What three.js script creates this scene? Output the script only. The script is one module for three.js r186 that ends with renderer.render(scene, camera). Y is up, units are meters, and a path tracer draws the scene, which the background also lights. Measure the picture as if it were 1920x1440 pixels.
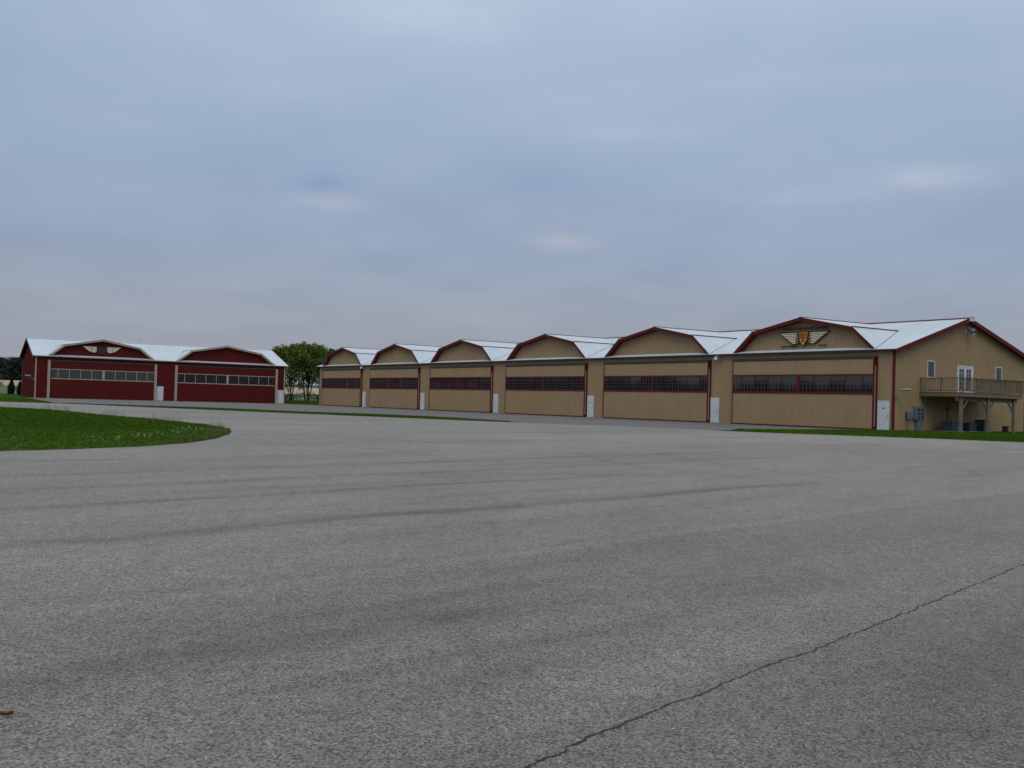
import * as THREE from 'three';
import { mergeGeometries } from 'three/addons/utils/BufferGeometryUtils.js';
import { FontLoader } from 'three/addons/loaders/FontLoader.js';
import { TextGeometry } from 'three/addons/geometries/TextGeometry.js';

// ---------------------------------------------------------------- camera, sky, sun, exposure
const scene = new THREE.Scene();
const camera = new THREE.PerspectiveCamera(40.34, 4 / 3, 0.1, 8000);
camera.position.set(0, 1.3, 0);
camera.rotation.set(0.0172, 0, 0.0282, 'XYZ');
scene.add(camera);

const renderer = new THREE.WebGLRenderer({ antialias: true });
renderer.setSize(1024, 768);
renderer.toneMapping = THREE.LinearToneMapping;
renderer.toneMappingExposure = 1.0;
renderer.shadowMap.enabled = true;

let seed = 20060508;
function rnd() { seed = (seed + 0x6D2B79F5) | 0; let t = Math.imul(seed ^ (seed >>> 15), 1 | seed); t = (t + Math.imul(t ^ (t >>> 7), 61 | t)) ^ t; return ((t ^ (t >>> 14)) >>> 0) / 4294967296; }
const rr = (a, b) => a + (b - a) * rnd();
function hash3(x, y, z) { let h = Math.imul(x, 374761393) ^ Math.imul(y, 668265263) ^ Math.imul(z, 2147483647 ^ 0x5bd1e995); h = Math.imul(h ^ (h >>> 13), 1274126177); return ((h ^ (h >>> 16)) >>> 0) / 4294967296; }
const fade = t => t * t * (3 - 2 * t), mix = (a, b, t) => a + (b - a) * t;
function noise2(x, y, s = 0) {
  const xi = Math.floor(x), yi = Math.floor(y), u = fade(x - xi), v = fade(y - yi);
  return mix(mix(hash3(xi, yi, s), hash3(xi + 1, yi, s), u), mix(hash3(xi, yi + 1, s), hash3(xi + 1, yi + 1, s), u), v);
}
function fbm(x, y, s = 0, n = 4) { let a = 0, w = 0.5, t = 0; for (let i = 0; i < n; i++) { a += w * noise2(x, y, s + i * 7); t += w; x = x * 2.03 + 11.3; y = y * 2.03 + 5.1; w *= 0.5; } return a / t; }
const sstep = (a, b, x) => { const t = Math.min(1, Math.max(0, (x - a) / (b - a))); return t * t * (3 - 2 * t); };

{ // evening overcast: pinkish haze low down, blue-grey layers, brighter overhead
  const W = 2048, H = 1024, d = new Float32Array(W * H * 4);
  const puffs = [ // azimuth (deg right of -z), elevation, widths, strength rgb
    [-10.6, 11.4, 1.3, .38, [-.055, -.05, -.035]], [-10.2, 10.3, 2.2, .5, [.075, .045, .02]], [2.4, 8.8, 2.0, .45, [.085, .05, .02]],
    [21.5, 11.9, 3.2, .55, [.09, .065, .035]], [16.5, 11.1, 4, .4, [.045, .035, .02]], [6, 14.6, 4, .4, [.03, .025, .02]],
    [-6, 20.5, 6, 1.5, [.06, .05, .03]], [14.5, 17, 6, .5, [.03, .025, .015]], [-15, 16, 5, .7, [.02, .018, .012]]];
  for (let j = 0; j < H; j++) for (let i = 0; i < W; i++) {
    const az = (i + .5) / W * 2 * Math.PI - Math.PI, el = ((j + .5) / H - .5) * Math.PI;
    const y = Math.max(0, Math.sin(el)), cx = Math.cos(az), cz = Math.sin(az);
    // gradient with elevation
    const stops = [[0, .335, .345, .395], [.07, .325, .362, .425], [.13, .312, .38, .50], [.2, .318, .408, .56], [.34, .39, .495, .645], [.65, .62, .70, .80], [1, .80, .86, .93]];
    let q0 = 0; while (q0 < 5 && y > stops[q0 + 1][0]) q0++;
    const A0 = stops[q0], B0 = stops[q0 + 1], tt = (y - A0[0]) / (B0[0] - A0[0]);
    let r = mix(A0[1], B0[1], tt), g = mix(A0[2], B0[2], tt), bl = mix(A0[3], B0[3], tt);
    // layered cloud, seen on a high deck
    const k = 1 / (y + .09), px = cx * Math.cos(el) * k, pz = cz * Math.cos(el) * k;
    const n1 = fbm(px * 1.05 + 3.1, pz * .8 + 9.7, 11, 5) - .5, n2 = fbm(px * 3.1 + 40, pz * 2.2 + 17, 31, 5) - .5;
    const f = sstep(0, .1, y), m = 1 + f * (n1 * .17 + n2 * .12), w = f * (n1 * .5 + n2 * .5);
    r *= m * (1 + w * .12); g *= m * (1 + w * .05); bl *= m * (1 - w * .04);
    const azd = Math.atan2(cx, -cz) * 180 / Math.PI, eld = el * 180 / Math.PI;
    if (Math.abs(azd) < 40 && eld > 0 && eld < 34) {
      const wob = (fbm(azd * .35, eld * 1.2, 77, 4) - .5) * 1.6;
      for (const [pa, pe, sa, se, col] of puffs) {
        const q = ((azd - pa) / sa) ** 2 + ((eld - pe + wob * se * .8) / se) ** 2;
        if (q < 9) { const e = Math.exp(-q) * (.65 + .7 * fbm(azd * .9, eld * 3, 91, 3)); r += col[0] * e; g += col[1] * e; bl += col[2] * e; }
      }
    }
    if (el < 0) { r = .16; g = .165; bl = .16; }
    const o = (j * W + i) * 4; d[o] = r; d[o + 1] = g; d[o + 2] = bl; d[o + 3] = 1;
  }
  const sky = new THREE.DataTexture(d, W, H, THREE.RGBAFormat, THREE.FloatType);
  sky.mapping = THREE.EquirectangularReflectionMapping; sky.magFilter = THREE.LinearFilter; sky.minFilter = THREE.LinearFilter;
  sky.wrapS = THREE.RepeatWrapping; sky.needsUpdate = true;
  scene.background = sky; scene.environment = sky;
}
const sun = new THREE.DirectionalLight(new THREE.Color(1.0, .94, .86), 0.6);
sun.position.set(-30, 160, 70); sun.target.position.set(-20, 0, -80);
sun.castShadow = true; sun.shadow.radius = 60; sun.shadow.mapSize.set(2048, 2048);
Object.assign(sun.shadow.camera, { left: -130, right: 130, top: 130, bottom: -130, near: 1, far: 500 });
scene.add(sun, sun.target);

// ---------------------------------------------------------------- helpers
const used = new Map();
function numbered(n) { const k = used.get(n) || 0; used.set(n, k + 1); return k ? `${n}_${String(k).padStart(3, '0')}` : n; }
function tag(o, label, category, group) { o.userData.label = label; o.userData.category = category; if (group) o.userData.group = group; return o; }
function thing(name, label, category, pos = [0, 0, 0], turn = 0, group) { const g = new THREE.Group(); g.name = numbered(name); g.position.set(...pos); g.rotation.y = turn; scene.add(g); return tag(g, label, category, group); }
function part(name, parent) { const g = new THREE.Group(); g.name = name; parent.add(g); return g; }
function clean(g) { if (g.index) g = g.toNonIndexed(); for (const k of Object.keys(g.attributes)) if (!['position', 'normal', 'uv', 'color'].includes(k)) g.deleteAttribute(k); return g; }
function mesh(name, geos, mat, parent = scene) {
  let g = Array.isArray(geos) ? (geos.length > 1 ? mergeGeometries(geos.map(clean)) : geos[0]) : geos;
  const m = new THREE.Mesh(g, mat); m.name = parent === scene ? numbered(name) : name; m.castShadow = m.receiveShadow = true; parent.add(m); return m;
}
function struct(o) { o.userData.kind = 'structure'; return o; }
function box(x0, x1, y0, y1, z0, z1) { // uv in metres
  const g = new THREE.BoxGeometry(Math.abs(x1 - x0), Math.abs(y1 - y0), Math.abs(z1 - z0));
  g.translate((x0 + x1) / 2, (y0 + y1) / 2, (z0 + z1) / 2); return metreUV(g);
}
function metreUV(g) {
  g = g.index ? g.toNonIndexed() : g; if (!g.attributes.normal) g.computeVertexNormals();
  const p = g.attributes.position, n = g.attributes.normal, uv = new Float32Array(p.count * 2);
  for (let i = 0; i < p.count; i++) {
    const ax = Math.abs(n.getX(i)), ay = Math.abs(n.getY(i)), az = Math.abs(n.getZ(i));
    if (ay >= ax && ay >= az) { uv[2 * i] = p.getX(i); uv[2 * i + 1] = p.getZ(i); } else if (ax > az) { uv[2 * i] = p.getZ(i); uv[2 * i + 1] = p.getY(i); } else { uv[2 * i] = p.getX(i); uv[2 * i + 1] = p.getY(i); }
  }
  g.setAttribute('uv', new THREE.BufferAttribute(uv, 2)); return g;
}
function bar(a, b, w, h = w) { // square bar between two points
  const A = new THREE.Vector3(...a), B = new THREE.Vector3(...b), d = B.clone().sub(A), L = d.length();
  const g = new THREE.BoxGeometry(w, h, L), m = new THREE.Matrix4();
  m.lookAt(B, A, Math.abs(d.y) > .99 * L ? new THREE.Vector3(0, 0, 1) : new THREE.Vector3(0, 1, 0));
  g.applyMatrix4(m); g.translate((A.x + B.x) / 2, (A.y + B.y) / 2, (A.z + B.z) / 2); return metreUV(g);
}
function tube(pts, r, seg = 16, rad = 6) { const c = new THREE.CatmullRomCurve3(pts.map(p => new THREE.Vector3(...p))); return clean(new THREE.TubeGeometry(c, seg, r, rad)); }
function cyl(x, y, z, r0, r1, h, n = 12) { const g = new THREE.CylinderGeometry(r1, r0, h, n); g.translate(x, y + h / 2, z); return clean(g); }
function fromTris(pos, uv, col) {
  const g = new THREE.BufferGeometry(); g.setAttribute('position', new THREE.Float32BufferAttribute(pos, 3));
  if (uv) g.setAttribute('uv', new THREE.Float32BufferAttribute(uv, 2)); if (col) g.setAttribute('color', new THREE.Float32BufferAttribute(col, 3));
  g.computeVertexNormals(); return uv ? g : metreUV(g);
}
function quads(list) { const p = []; for (const [a, b, c, d] of list) p.push(...a, ...b, ...c, ...a, ...c, ...d); return fromTris(p); }
// vertical-ribbed metal sheet in the plane z, its top and bottom given as functions of x
const RIB = .229;
function ribSheet(x0, x1, bot, top, z, phase = 0) {
  const B = typeof bot === 'function' ? bot : () => bot, T = typeof top === 'function' ? top : () => top, xs = [];
  const prof = [[0, 0], [.165, 0], [.18, .021], [.214, .021]];
  for (let k = Math.floor((x0 - phase) / RIB) - 1; k <= (x1 - phase) / RIB + 1; k++) for (const [dx, dz] of prof) xs.push([phase + k * RIB + dx, dz]);
  const at = x => { for (let i = 1; i < xs.length; i++) if (xs[i][0] >= x) { const [a, za] = xs[i - 1], [b, zb] = xs[i]; return mix(za, zb, (x - a) / (b - a)); } return 0; };
  const pts = [[x0, at(x0)], ...xs.filter(q => q[0] > x0 + 1e-4 && q[0] < x1 - 1e-4), [x1, at(x1)]], pos = [], uv = [];
  for (let i = 1; i < pts.length; i++) {
    const [xa, da] = pts[i - 1], [xb, db] = pts[i], a0 = B(xa), a1 = T(xa), b0 = B(xb), b1 = T(xb);
    if (a1 <= a0 && b1 <= b0) continue;
    pos.push(xa, a0, z + da, xb, b0, z + db, xb, b1, z + db, xa, a0, z + da, xb, b1, z + db, xa, a1, z + da);
    uv.push(xa, a0, xb, b0, xb, b1, xa, a0, xb, b1, xa, a1);
  }
  return fromTris(pos, uv);
}
function ribRoof(x0, x1, ya, za, yb, zb) { // ribs run from the eave (ya, za) up to the ridge (yb, zb)
  const dy = yb - ya, dz = zb - za, L = Math.hypot(dy, dz), ny = Math.abs(dz) / L, nz = (dz < 0 ? 1 : -1) * dy / L, pos = [], uv = [], xs = [];
  for (let k = Math.floor(x0 / .305); k <= x1 / .305 + 1; k++) for (const [d, h] of [[0, 0], [.25, 0], [.265, .022], [.29, .022]]) { const x = k * .305 + d; if (x > x0 && x < x1) xs.push([x, h]); }
  xs.unshift([x0, 0]); xs.push([x1, 0]);
  for (let i = 1; i < xs.length; i++) {
    const [a, ha] = xs[i - 1], [b, hb] = xs[i];
    const A = [a, ya + ny * ha, za + nz * ha], Bq = [b, ya + ny * hb, za + nz * hb], C = [b, yb + ny * hb, zb + nz * hb], D = [a, yb + ny * ha, zb + nz * ha];
    if (dz < 0) pos.push(...A, ...Bq, ...C, ...A, ...C, ...D); else pos.push(...A, ...C, ...Bq, ...A, ...D, ...C);
    if (dz < 0) uv.push(a, 0, b, 0, b, L, a, 0, b, L, a, L); else uv.push(a, 0, b, L, b, 0, a, 0, a, L, b, L);
  }
  return fromTris(pos, uv);
}
function prismX(poly, x0, x1) { // polygon in (z, y) swept along x
  const s = new THREE.Shape(poly.map(([z, y]) => new THREE.Vector2(-z, y))), g = new THREE.ExtrudeGeometry(s, { depth: x1 - x0, bevelEnabled: false });
  g.rotateY(Math.PI / 2); g.translate(x0, 0, 0); return metreUV(clean(g));
}
function plateXY(poly, z0, z1, bevel = 0) { const g = new THREE.ExtrudeGeometry(new THREE.Shape(poly.map(p => new THREE.Vector2(...p))), { depth: z1 - z0 - bevel, bevelEnabled: bevel > 0, bevelSize: bevel, bevelThickness: bevel, bevelOffset: -bevel, bevelSegments: 1 }); g.translate(0, 0, z0); return clean(g); }

// ---------------------------------------------------------------- materials
const sRGB = v => v <= .0031308 ? v * 12.92 : 1.055 * Math.pow(v, 1 / 2.4) - .055;
function tex(n, fn, linear) { // tiling texture from fn(x, y) in 0..1 -> [r, g, b] linear
  const d = new Uint8Array(n * n * 4);
  for (let j = 0; j < n; j++) for (let i = 0; i < n; i++) { const c = fn(i / n, j / n, i, j), o = (j * n + i) * 4; for (let k = 0; k < 3; k++) d[o + k] = Math.max(0, Math.min(255, Math.round(255 * (linear ? c[k] : sRGB(Math.max(0, Math.min(1, c[k]))))))); d[o + 3] = 255; }
  const t = new THREE.DataTexture(d, n, n); t.wrapS = t.wrapT = THREE.RepeatWrapping; t.magFilter = THREE.LinearFilter; t.minFilter = THREE.LinearMipmapLinearFilter; t.generateMipmaps = true;
  if (!linear) t.colorSpace = THREE.SRGBColorSpace; t.needsUpdate = true; return t;
}
function tnoise(x, y, f, s) { // tiling value noise
  const X = x * f, Y = y * f, xi = Math.floor(X), yi = Math.floor(Y), u = fade(X - xi), v = fade(Y - yi), m = q => ((q % f) + f) % f;
  return mix(mix(hash3(m(xi), m(yi), s), hash3(m(xi + 1), m(yi), s), u), mix(hash3(m(xi), m(yi + 1), s), hash3(m(xi + 1), m(yi + 1), s), u), v);
}
const C = (r, g, b) => new THREE.Color().setRGB(r, g, b);
const std = (c, rough = .7, o = {}) => new THREE.MeshStandardMaterial({ color: c, roughness: rough, side: THREE.DoubleSide, ...o });
const phys = (c, rough, o = {}) => new THREE.MeshPhysicalMaterial({ color: c, roughness: rough, side: THREE.DoubleSide, ...o });

// weathered painted steel: faint vertical streaks and blotches of dust
const paintTex = tex(512, (x, y, i, j) => { const v = .93 + .09 * (tnoise(x, y, 6, 1) - .5) + .09 * (tnoise(x, y * .125, 64, 2) - .5) + .07 * (tnoise(x, y, 40, 3) - .5) + .05 * (hash3(i, j, 4) - .5); return [v, v * (1 - .02 * (tnoise(x, y, 9, 6) - .3)), v * (1 - .05 * (tnoise(x, y, 9, 6) - .3))]; });
paintTex.repeat.set(1 / 7, 1 / 7);
const woodTex = tex(256, (x, y, i, j) => { const v = .8 + .3 * (tnoise(x, y * .25, 64, 5) - .5) + .22 * (tnoise(x, y, 8, 8) - .5); return [v, v * .98, v * .95]; });
woodTex.repeat.set(.7, .7);
const M = {
  tan: phys(C(.375, .258, .142), .6,{ specularIntensity: .6, map: paintTex }), red: phys(C(.105, .0065, .0055), .65, { specularIntensity: .45, map: paintTex }),
  trimRed: phys(C(.13, .011, .010), .6, { specularIntensity: .5, map: paintTex }), trimTan: std(C(.42, .34, .25), .5, { map: paintTex }),
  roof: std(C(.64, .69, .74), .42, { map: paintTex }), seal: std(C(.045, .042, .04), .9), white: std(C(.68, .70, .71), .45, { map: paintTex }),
  valley: std(C(.22, .23, .25), .6), metal: std(C(.42, .44, .46), .38, { metalness: .8 }), dark: std(C(.02, .02, .022), .6), cable: std(C(.36, .27, .26), .5),
  muntin: std(C(.17, .12, .115), .6), glass: phys(C(.012, .014, .016), .045, { ior: 1.75 }),
  wood: std(C(.22, .165, .11), .85, { map: woodTex }), woodGreen: std(C(.20, .19, .15), .85, { map: woodTex }), concrete: std(C(.42, .40, .37), .9, { map: paintTex }),
  boxGrey: std(C(.13, .17, .195), .55), ac: std(C(.035, .06, .058), .6), acTop: std(C(.10, .13, .13), .55), meter: phys(C(.06, .07, .075), .12), blueGrey: std(C(.36, .44, .55), .35, { metalness: .4 }),
  gold: std(C(.72, .36, .03), .4), cream: std(C(.84, .74, .52), .55), black: std(C(.022, .017, .015), .55), maroon: std(C(.11, .012, .014), .5), rust: std(C(.13, .045, .025), .8),
  silver: std(C(.52, .50, .44), .5)
};

// ---------------------------------------------------------------- terrain
const G = (x, z) => { let y = z > -62 ? -.0055 * (z + 62) : 0; const r = Math.hypot(x, z); if (r > 175) y += .0135 * (Math.min(r, 1200) - 175); return y; };
function clipHalf(poly, f) { const out = []; for (let i = 0; i < poly.length; i++) { const a = poly[i], b = poly[(i + 1) % poly.length], fa = f(a), fb = f(b); if (fa >= 0) out.push(a); if ((fa >= 0) !== (fb >= 0)) { const t = fa / (fa - fb); out.push([mix(a[0], b[0], t), mix(a[1], b[1], t)]); } } return out; }
function inside(poly, x, z) { let c = false; for (let i = 0, j = poly.length - 1; i < poly.length; j = i++) { const [xi, zi] = poly[i], [xj, zj] = poly[j]; if ((zi > z) !== (zj > z) && x < (xj - xi) * (z - zi) / (zj - zi) + xi) c = !c; } return c; }
// sheet over a polygon cut by a grid whose axes are turned by `ang`
function sheet(poly, us, vs, ang, dy, colour, drop = 0) {
  const ca = Math.cos(ang), sa = Math.sin(ang), toUV = ([x, z]) => [x * ca + z * sa, -x * sa + z * ca], toXZ = ([u, v]) => [u * ca - v * sa, u * sa + v * ca];
  const P = poly.map(toUV), pos = [], uv = [], col = [], E = P.map((a, i) => [a, P[(i + 1) % P.length]]);
  const put = ([x, z]) => { pos.push(x, G(x, z) + dy, z); uv.push(x, z); if (colour) col.push(...colour(x, z)); };
  const emit = cell => {
    const w = cell.map(toXZ); const halves = (w.some(p => p[1] > -62) && w.some(p => p[1] < -62)) ? [clipHalf(w, p => p[1] + 62), clipHalf(w, p => -62 - p[1])] : [w];
    for (const h of halves) if (h.length > 2) { const T = h.length === 4 || h.length === 3 ? null : THREE.ShapeUtils.triangulateShape(h.map(p => new THREE.Vector2(...p)), []);
      const tri = T || (h.length === 3 ? [[0, 1, 2]] : [[0, 1, 2], [0, 2, 3]]);
      for (const [a, b, c] of tri) { const A = h[a], B = h[b], D = h[c], ar = (B[0] - A[0]) * (D[1] - A[1]) - (B[1] - A[1]) * (D[0] - A[0]); if (Math.abs(ar) < 1e-7) continue; if (ar < 0) { put(A); put(B); put(D); } else { put(A); put(D); put(B); } } }
  };
  for (let i = 1; i < us.length; i++) for (let j = 1; j < vs.length; j++) {
    const u0 = us[i - 1], u1 = us[i], v0 = vs[j - 1], v1 = vs[j];
    const touched = E.some(([a, b]) => { const x0 = Math.min(a[0], b[0]), x1 = Math.max(a[0], b[0]), y0 = Math.min(a[1], b[1]), y1 = Math.max(a[1], b[1]); if (x1 < u0 || x0 > u1 || y1 < v0 || y0 > v1) return false;
      const s = (p, q) => (b[0] - a[0]) * (q - a[1]) - (b[1] - a[1]) * (p - a[0]), k = [s(u0, v0), s(u1, v0), s(u1, v1), s(u0, v1)]; return !(k.every(t => t > 0) || k.every(t => t < 0)); });
    if (!touched) { if (inside(P, (u0 + u1) / 2, (v0 + v1) / 2)) emit([[u0, v0], [u1, v0], [u1, v1], [u0, v1]]); continue; }
    let c = P; for (const f of [p => p[0] - u0, p => u1 - p[0], p => p[1] - v0, p => v1 - p[1]]) { c = clipHalf(c, f); if (c.length < 3) break; }
    if (c.length > 2) emit(c);
  }
  // a skirt down the edge so that the sheet has thickness
  if (drop) for (let i = 0; i < poly.length; i++) { const [ax, az] = poly[i], [bx, bz] = poly[(i + 1) % poly.length], n = Math.max(1, Math.ceil(Math.hypot(bx - ax, bz - az) / 3)); for (let k = 0; k < n; k++) { const x0 = mix(ax, bx, k / n), z0 = mix(az, bz, k / n), x1 = mix(ax, bx, (k + 1) / n), z1 = mix(az, bz, (k + 1) / n), y0 = G(x0, z0) + dy, y1 = G(x1, z1) + dy; for (const [x, y, z] of [[x0, y0, z0], [x1, y1 - drop, z1], [x1, y1, z1], [x0, y0, z0], [x0, y0 - drop, z0], [x1, y1 - drop, z1]]) { pos.push(x, y, z); uv.push(x, z + y); if (colour) col.push(...colour(x, z)); } } }
  return fromTris(pos, uv, colour ? col : null);
}
function range(a, b, s) { const o = []; for (let x = a; x < b - s * .3; x += s) o.push(x); o.push(b); return o; }
function smooth(pts, n = 4) { const c = new THREE.CatmullRomCurve3(pts.map(([x, z]) => new THREE.Vector3(x, 0, z)), false, 'centripetal'); return c.getPoints(pts.length * n).map(p => [p.x, p.z]); }

// ---- open ground out to the horizon
{
  const rs = [0, 20, 50, 90, 130, 175, 190, 205, 220, 240, 265, 290, 310, 322, 330, 338, 350, 380, 420, 470, 520, 560, 620, 700, 850, 1000, 1200, 1600, 2200, 3200, 5000], N = 288, pos = [], uv = [], col = [];
  const colAt = (x, z) => {
    const r = Math.hypot(x, z), e = fbm(x * .01, z * .01, 5, 4), f = sstep(318, 334, r + (e - .5) * 40), n = fbm(x * .05, z * .05, 6, 4);
    const g = [.05 + .045 * n, .09 + .05 * n, .018 + .015 * n], t = [.36 + .1 * n, .27 + .08 * n, .165 + .05 * n], far = sstep(620, 700, r);
    return [0, 1, 2].map(k => mix(mix(g[k], t[k], f), [.045, .06, .03][k], far));
  };
  for (let i = 1; i < rs.length; i++) for (let a = 0; a < N; a++) {
    const P = (r, k) => { const t = k / N * 2 * Math.PI, x = r * Math.sin(t), z = -r * Math.cos(t); return [x, G(x, z) - .09, z]; };
    const A = P(rs[i - 1], a), B = P(rs[i - 1], a + 1), D = P(rs[i], a + 1), E = P(rs[i], a);
    for (const q of (i === 1 ? [A, D, E] : [A, D, E, A, B, D])) { pos.push(...q); uv.push(q[0], q[2]); col.push(...colAt(q[0], q[2])); }
  }
  const g = fromTris(pos, uv, col); const nrm = g.attributes.normal; if (nrm.getY(0) < 0) { for (let i = 0; i < pos.length; i += 9) for (let k = 0; k < 3; k++) { const t = pos[i + 3 + k]; pos[i + 3 + k] = pos[i + 6 + k]; pos[i + 6 + k] = t; } }
  const gm = new THREE.BufferGeometry(); gm.setAttribute('position', new THREE.Float32BufferAttribute(pos, 3)); gm.setAttribute('color', new THREE.Float32BufferAttribute(col, 3)); gm.setAttribute('uv', new THREE.Float32BufferAttribute(uv, 2)); gm.computeVertexNormals();
  struct(tag(mesh('ground', gm, std(C(1, 1, 1), .95, { vertexColors: true })), 'rough grass and pale stubble field behind the hangars', 'ground'));
}

// ---- asphalt
const ASP = 3.2;
const aspCells = (() => { // stone chips in a binder: a Worley pattern gives each chip a tone and a height
  const n = 1024, f = 240, h = new Float32Array(n * n), v = new Float32Array(n * n), w = new Float32Array(n * n);
  for (let j = 0; j < n; j++) for (let i = 0; i < n; i++) {
    const X = i / n * f, Y = j / n * f, xi = Math.floor(X), yi = Math.floor(Y); let d1 = 9, id = 0;
    for (let a = -1; a <= 1; a++) for (let b = -1; b <= 1; b++) { const cx = xi + a, cy = yi + b, mx = (cx + f) % f, my = (cy + f) % f, dx = cx + hash3(mx, my, 1) - X, dy = cy + hash3(mx, my, 2) - Y, d = (dx * dx + dy * dy) / (.5 + hash3(mx, my, 3)); if (d < d1) { d1 = d; id = hash3(mx, my, 5); } }
    const o = j * n + i, k = Math.max(0, 1 - d1 * 2.6); h[o] = k; v[o] = id; w[o] = k > .15 ? 1 : k / .15;
  }
  return { n, h, v, w };
})();
const asphaltTex = tex(1024, (x, y, i, j) => { const o = j * 1024 + i, id = aspCells.v[o]; const stone = id > .96 ? .32 : id > .86 ? .255 : id < .2 ? .085 : .205 + (id - .5) * .08; const v = mix(.10, stone, aspCells.w[o]) * (1 + .22 * (tnoise(x, y, 60, 3) - .5) + .12 * (tnoise(x, y, 24, 4) - .5)); const t = hash3(Math.floor(id * 4096), 3, 9) - .5; return [v * (1.1 + .06 * t), v * 1.0, v * (.865 - .07 * t)]; });
asphaltTex.repeat.set(1 / ASP, 1 / ASP);
const asphaltBump = tex(1024, (x, y, i, j) => { const v = aspCells.h[j * 1024 + i] * .7 + .3 * tnoise(x, y, 90, 8); return [v, v, v]; }, true); asphaltBump.repeat.copy(asphaltTex.repeat);
const PAVE = Math.atan2(-.71, .70); // direction of the paving lanes
const lane = (x, z) => [x * .702 - z * .712, x * .712 + z * .702]; // along, across
const bands = [ // ravelled strips, across, half width, along from, along to, depth
  [-14.0, .15, 3, 18, .27], [-10.9, .19, 1.5, 20, .34], [-12.4, .12, 6, 20, .10], [-9.4, .3, 5, 16, .12], [-7.9, .12, 2, 14, .10], [-5.75, .2, 2, 6.2, .30], [-6.3, .12, 3.6, 7.5, .18], [-4.75, .1, 3, 6.6, .2], [-4.3, .14, 3.2, 5.2, .2],
  [-6.9, .3, 6, 11, .14], [-2.6, .35, 4.5, 9, .16], [-1.7, .5, 5, 12, .14], [-16.5, .2, 6, 28, .2], [-19, .25, 4, 30, .18], [-22.3, .2, 6, 40, .11], [-27, .4, 10, 45, .1], [-33, .4, 10, 60, .08]];
const tyre = [[[1.96, -31.07], [2.4, -28.6], [3.0, -26.2], [4.2, -23.8], [5.6, -22.2]], [[4.6, -32.5], [5.0, -29], [5.9, -26], [7.2, -23.6]], [[9.3, -25.6], [10.08, -26.6], [11.2, -28.6], [12.2, -28.4], [11.6, -26.2]], [[10.6, -25.2], [11.39, -25.6], [12.3, -26.6], [13.6, -28.5]], [[-2.8, -24.5], [-.8, -25.7], [1.2, -25.9]], [[-4.5, -31], [-2.5, -28.6], [-1.5, -25.5]], [[-8.6, -33.6], [-6.4, -31.3], [-4.6, -30.6], [-2.2, -30.4]]];
const tyreSeg = tyre.flatMap(t => { const s = smooth(t, 4); return s.slice(1).map((p, i) => [s[i], p]); });
function segDist(x, z, [[ax, az], [bx, bz]]) { const dx = bx - ax, dz = bz - az, t = Math.max(0, Math.min(1, ((x - ax) * dx + (z - az) * dz) / (dx * dx + dz * dz))); return Math.hypot(x - ax - t * dx, z - az - t * dz); }
function paveColour(x, z) {
  const [u, v] = lane(x, z);
  let k = 1 + .16 * (fbm(u * .09, v * .7, 21, 4) - .5) + .2 * (fbm(u * .5, v * 2.6, 25, 4) - .5) + .1 * (fbm(x * .05, z * .05, 23, 3) - .5);
  for (const [c, hw, a, b, dp] of bands) { const wob = (fbm(u * .35, c, 41, 3) - .5) * .5, d = Math.abs(v - c - wob) / hw; if (d < 2.2 && u > a - 1 && u < b + 1) k *= 1 - dp * Math.max(0, 1 - d * .5) * sstep(a - 1, a + 1, u) * (1 - sstep(b - 1, b + 1, u)) * (.35 + 1.3 * noise2(u * 2.1, v * 7, 51)); }
  if (z < -18 && z > -36) for (const s of tyreSeg) { const d = segDist(x, z, s); if (d < .28) { k *= 1 - .2 * (1 - d / .28) * (.5 + noise2(x * 3, z * 3, 61)); break; } }
  if (z < -40) k *= 1 + .12 * sstep(.45, .62, fbm(u * .05, v * .11, 71, 3));
  // each paving pass has its own tone, nearer ones also darkened to include vignetting; the joint wanders a little
  const vj = v + (fbm(u * .3, 2, 91, 3) - .5) * .12, pass = [[-3.55, .96, -.03], [-7.4, 1.11, .01], [-11, 1.27, .03], [-14.6, 1.30, .025], [-18.3, 1.27, .02]].find(q => vj > q[0]) || [0, [1.30, 1.26, 1.33, 1.28][((Math.floor(-vj / 3.7) % 4) + 4) % 4], .02];
  k *= pass[1]; k *= 1 - .09 * sstep(.5, .72, fbm(u * .35 + 7, v * .8, 95, 4)) * (.4 + 1.2 * noise2(u * 3, v * 6, 97));
  const warm = fbm(x * .12, z * .12, 81, 3) - .5 + pass[2] * 6;
  return [k * (1 + .05 * warm), k, k * (1 - .07 * warm)];
}
const paveFar = smooth([[-130, -100], [-60, -96.6], [-44.5, -95.2], [-40.5, -94.4], [-30, -86.7], [-20, -79.6], [-14, -75.6], [-7.2, -71], [-2.7, -68.1], [-.4, -66.4], [6.6, -63.6], [11.8, -60], [13.4, -58.6], [17, -57.5], [21.7, -56], [26.3, -53.7], [45, -44], [90, -20]], 3);
const pavePoly = [...paveFar, [90, 45], [-130, 45]];
const vs = [...range(-140, -24, .9), ...range(-24, 3, .13).slice(1), ...range(3, 60, 1.5).slice(1)], us = [...range(-130, -4, 3), ...range(-4, 34, .35).slice(1), ...range(34, 140, 1.6).slice(1)];
const asphaltMat = std(C(1, 1, 1), .88, { map: asphaltTex, bumpMap: asphaltBump, bumpScale: .006, vertexColors: true });
const pavement = struct(tag(mesh('taxiway_pavement', sheet(pavePoly, us, vs, PAVE, .012, paveColour, .1), asphaltMat), 'wide weathered grey asphalt taxiway in the foreground', 'pavement'));
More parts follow.
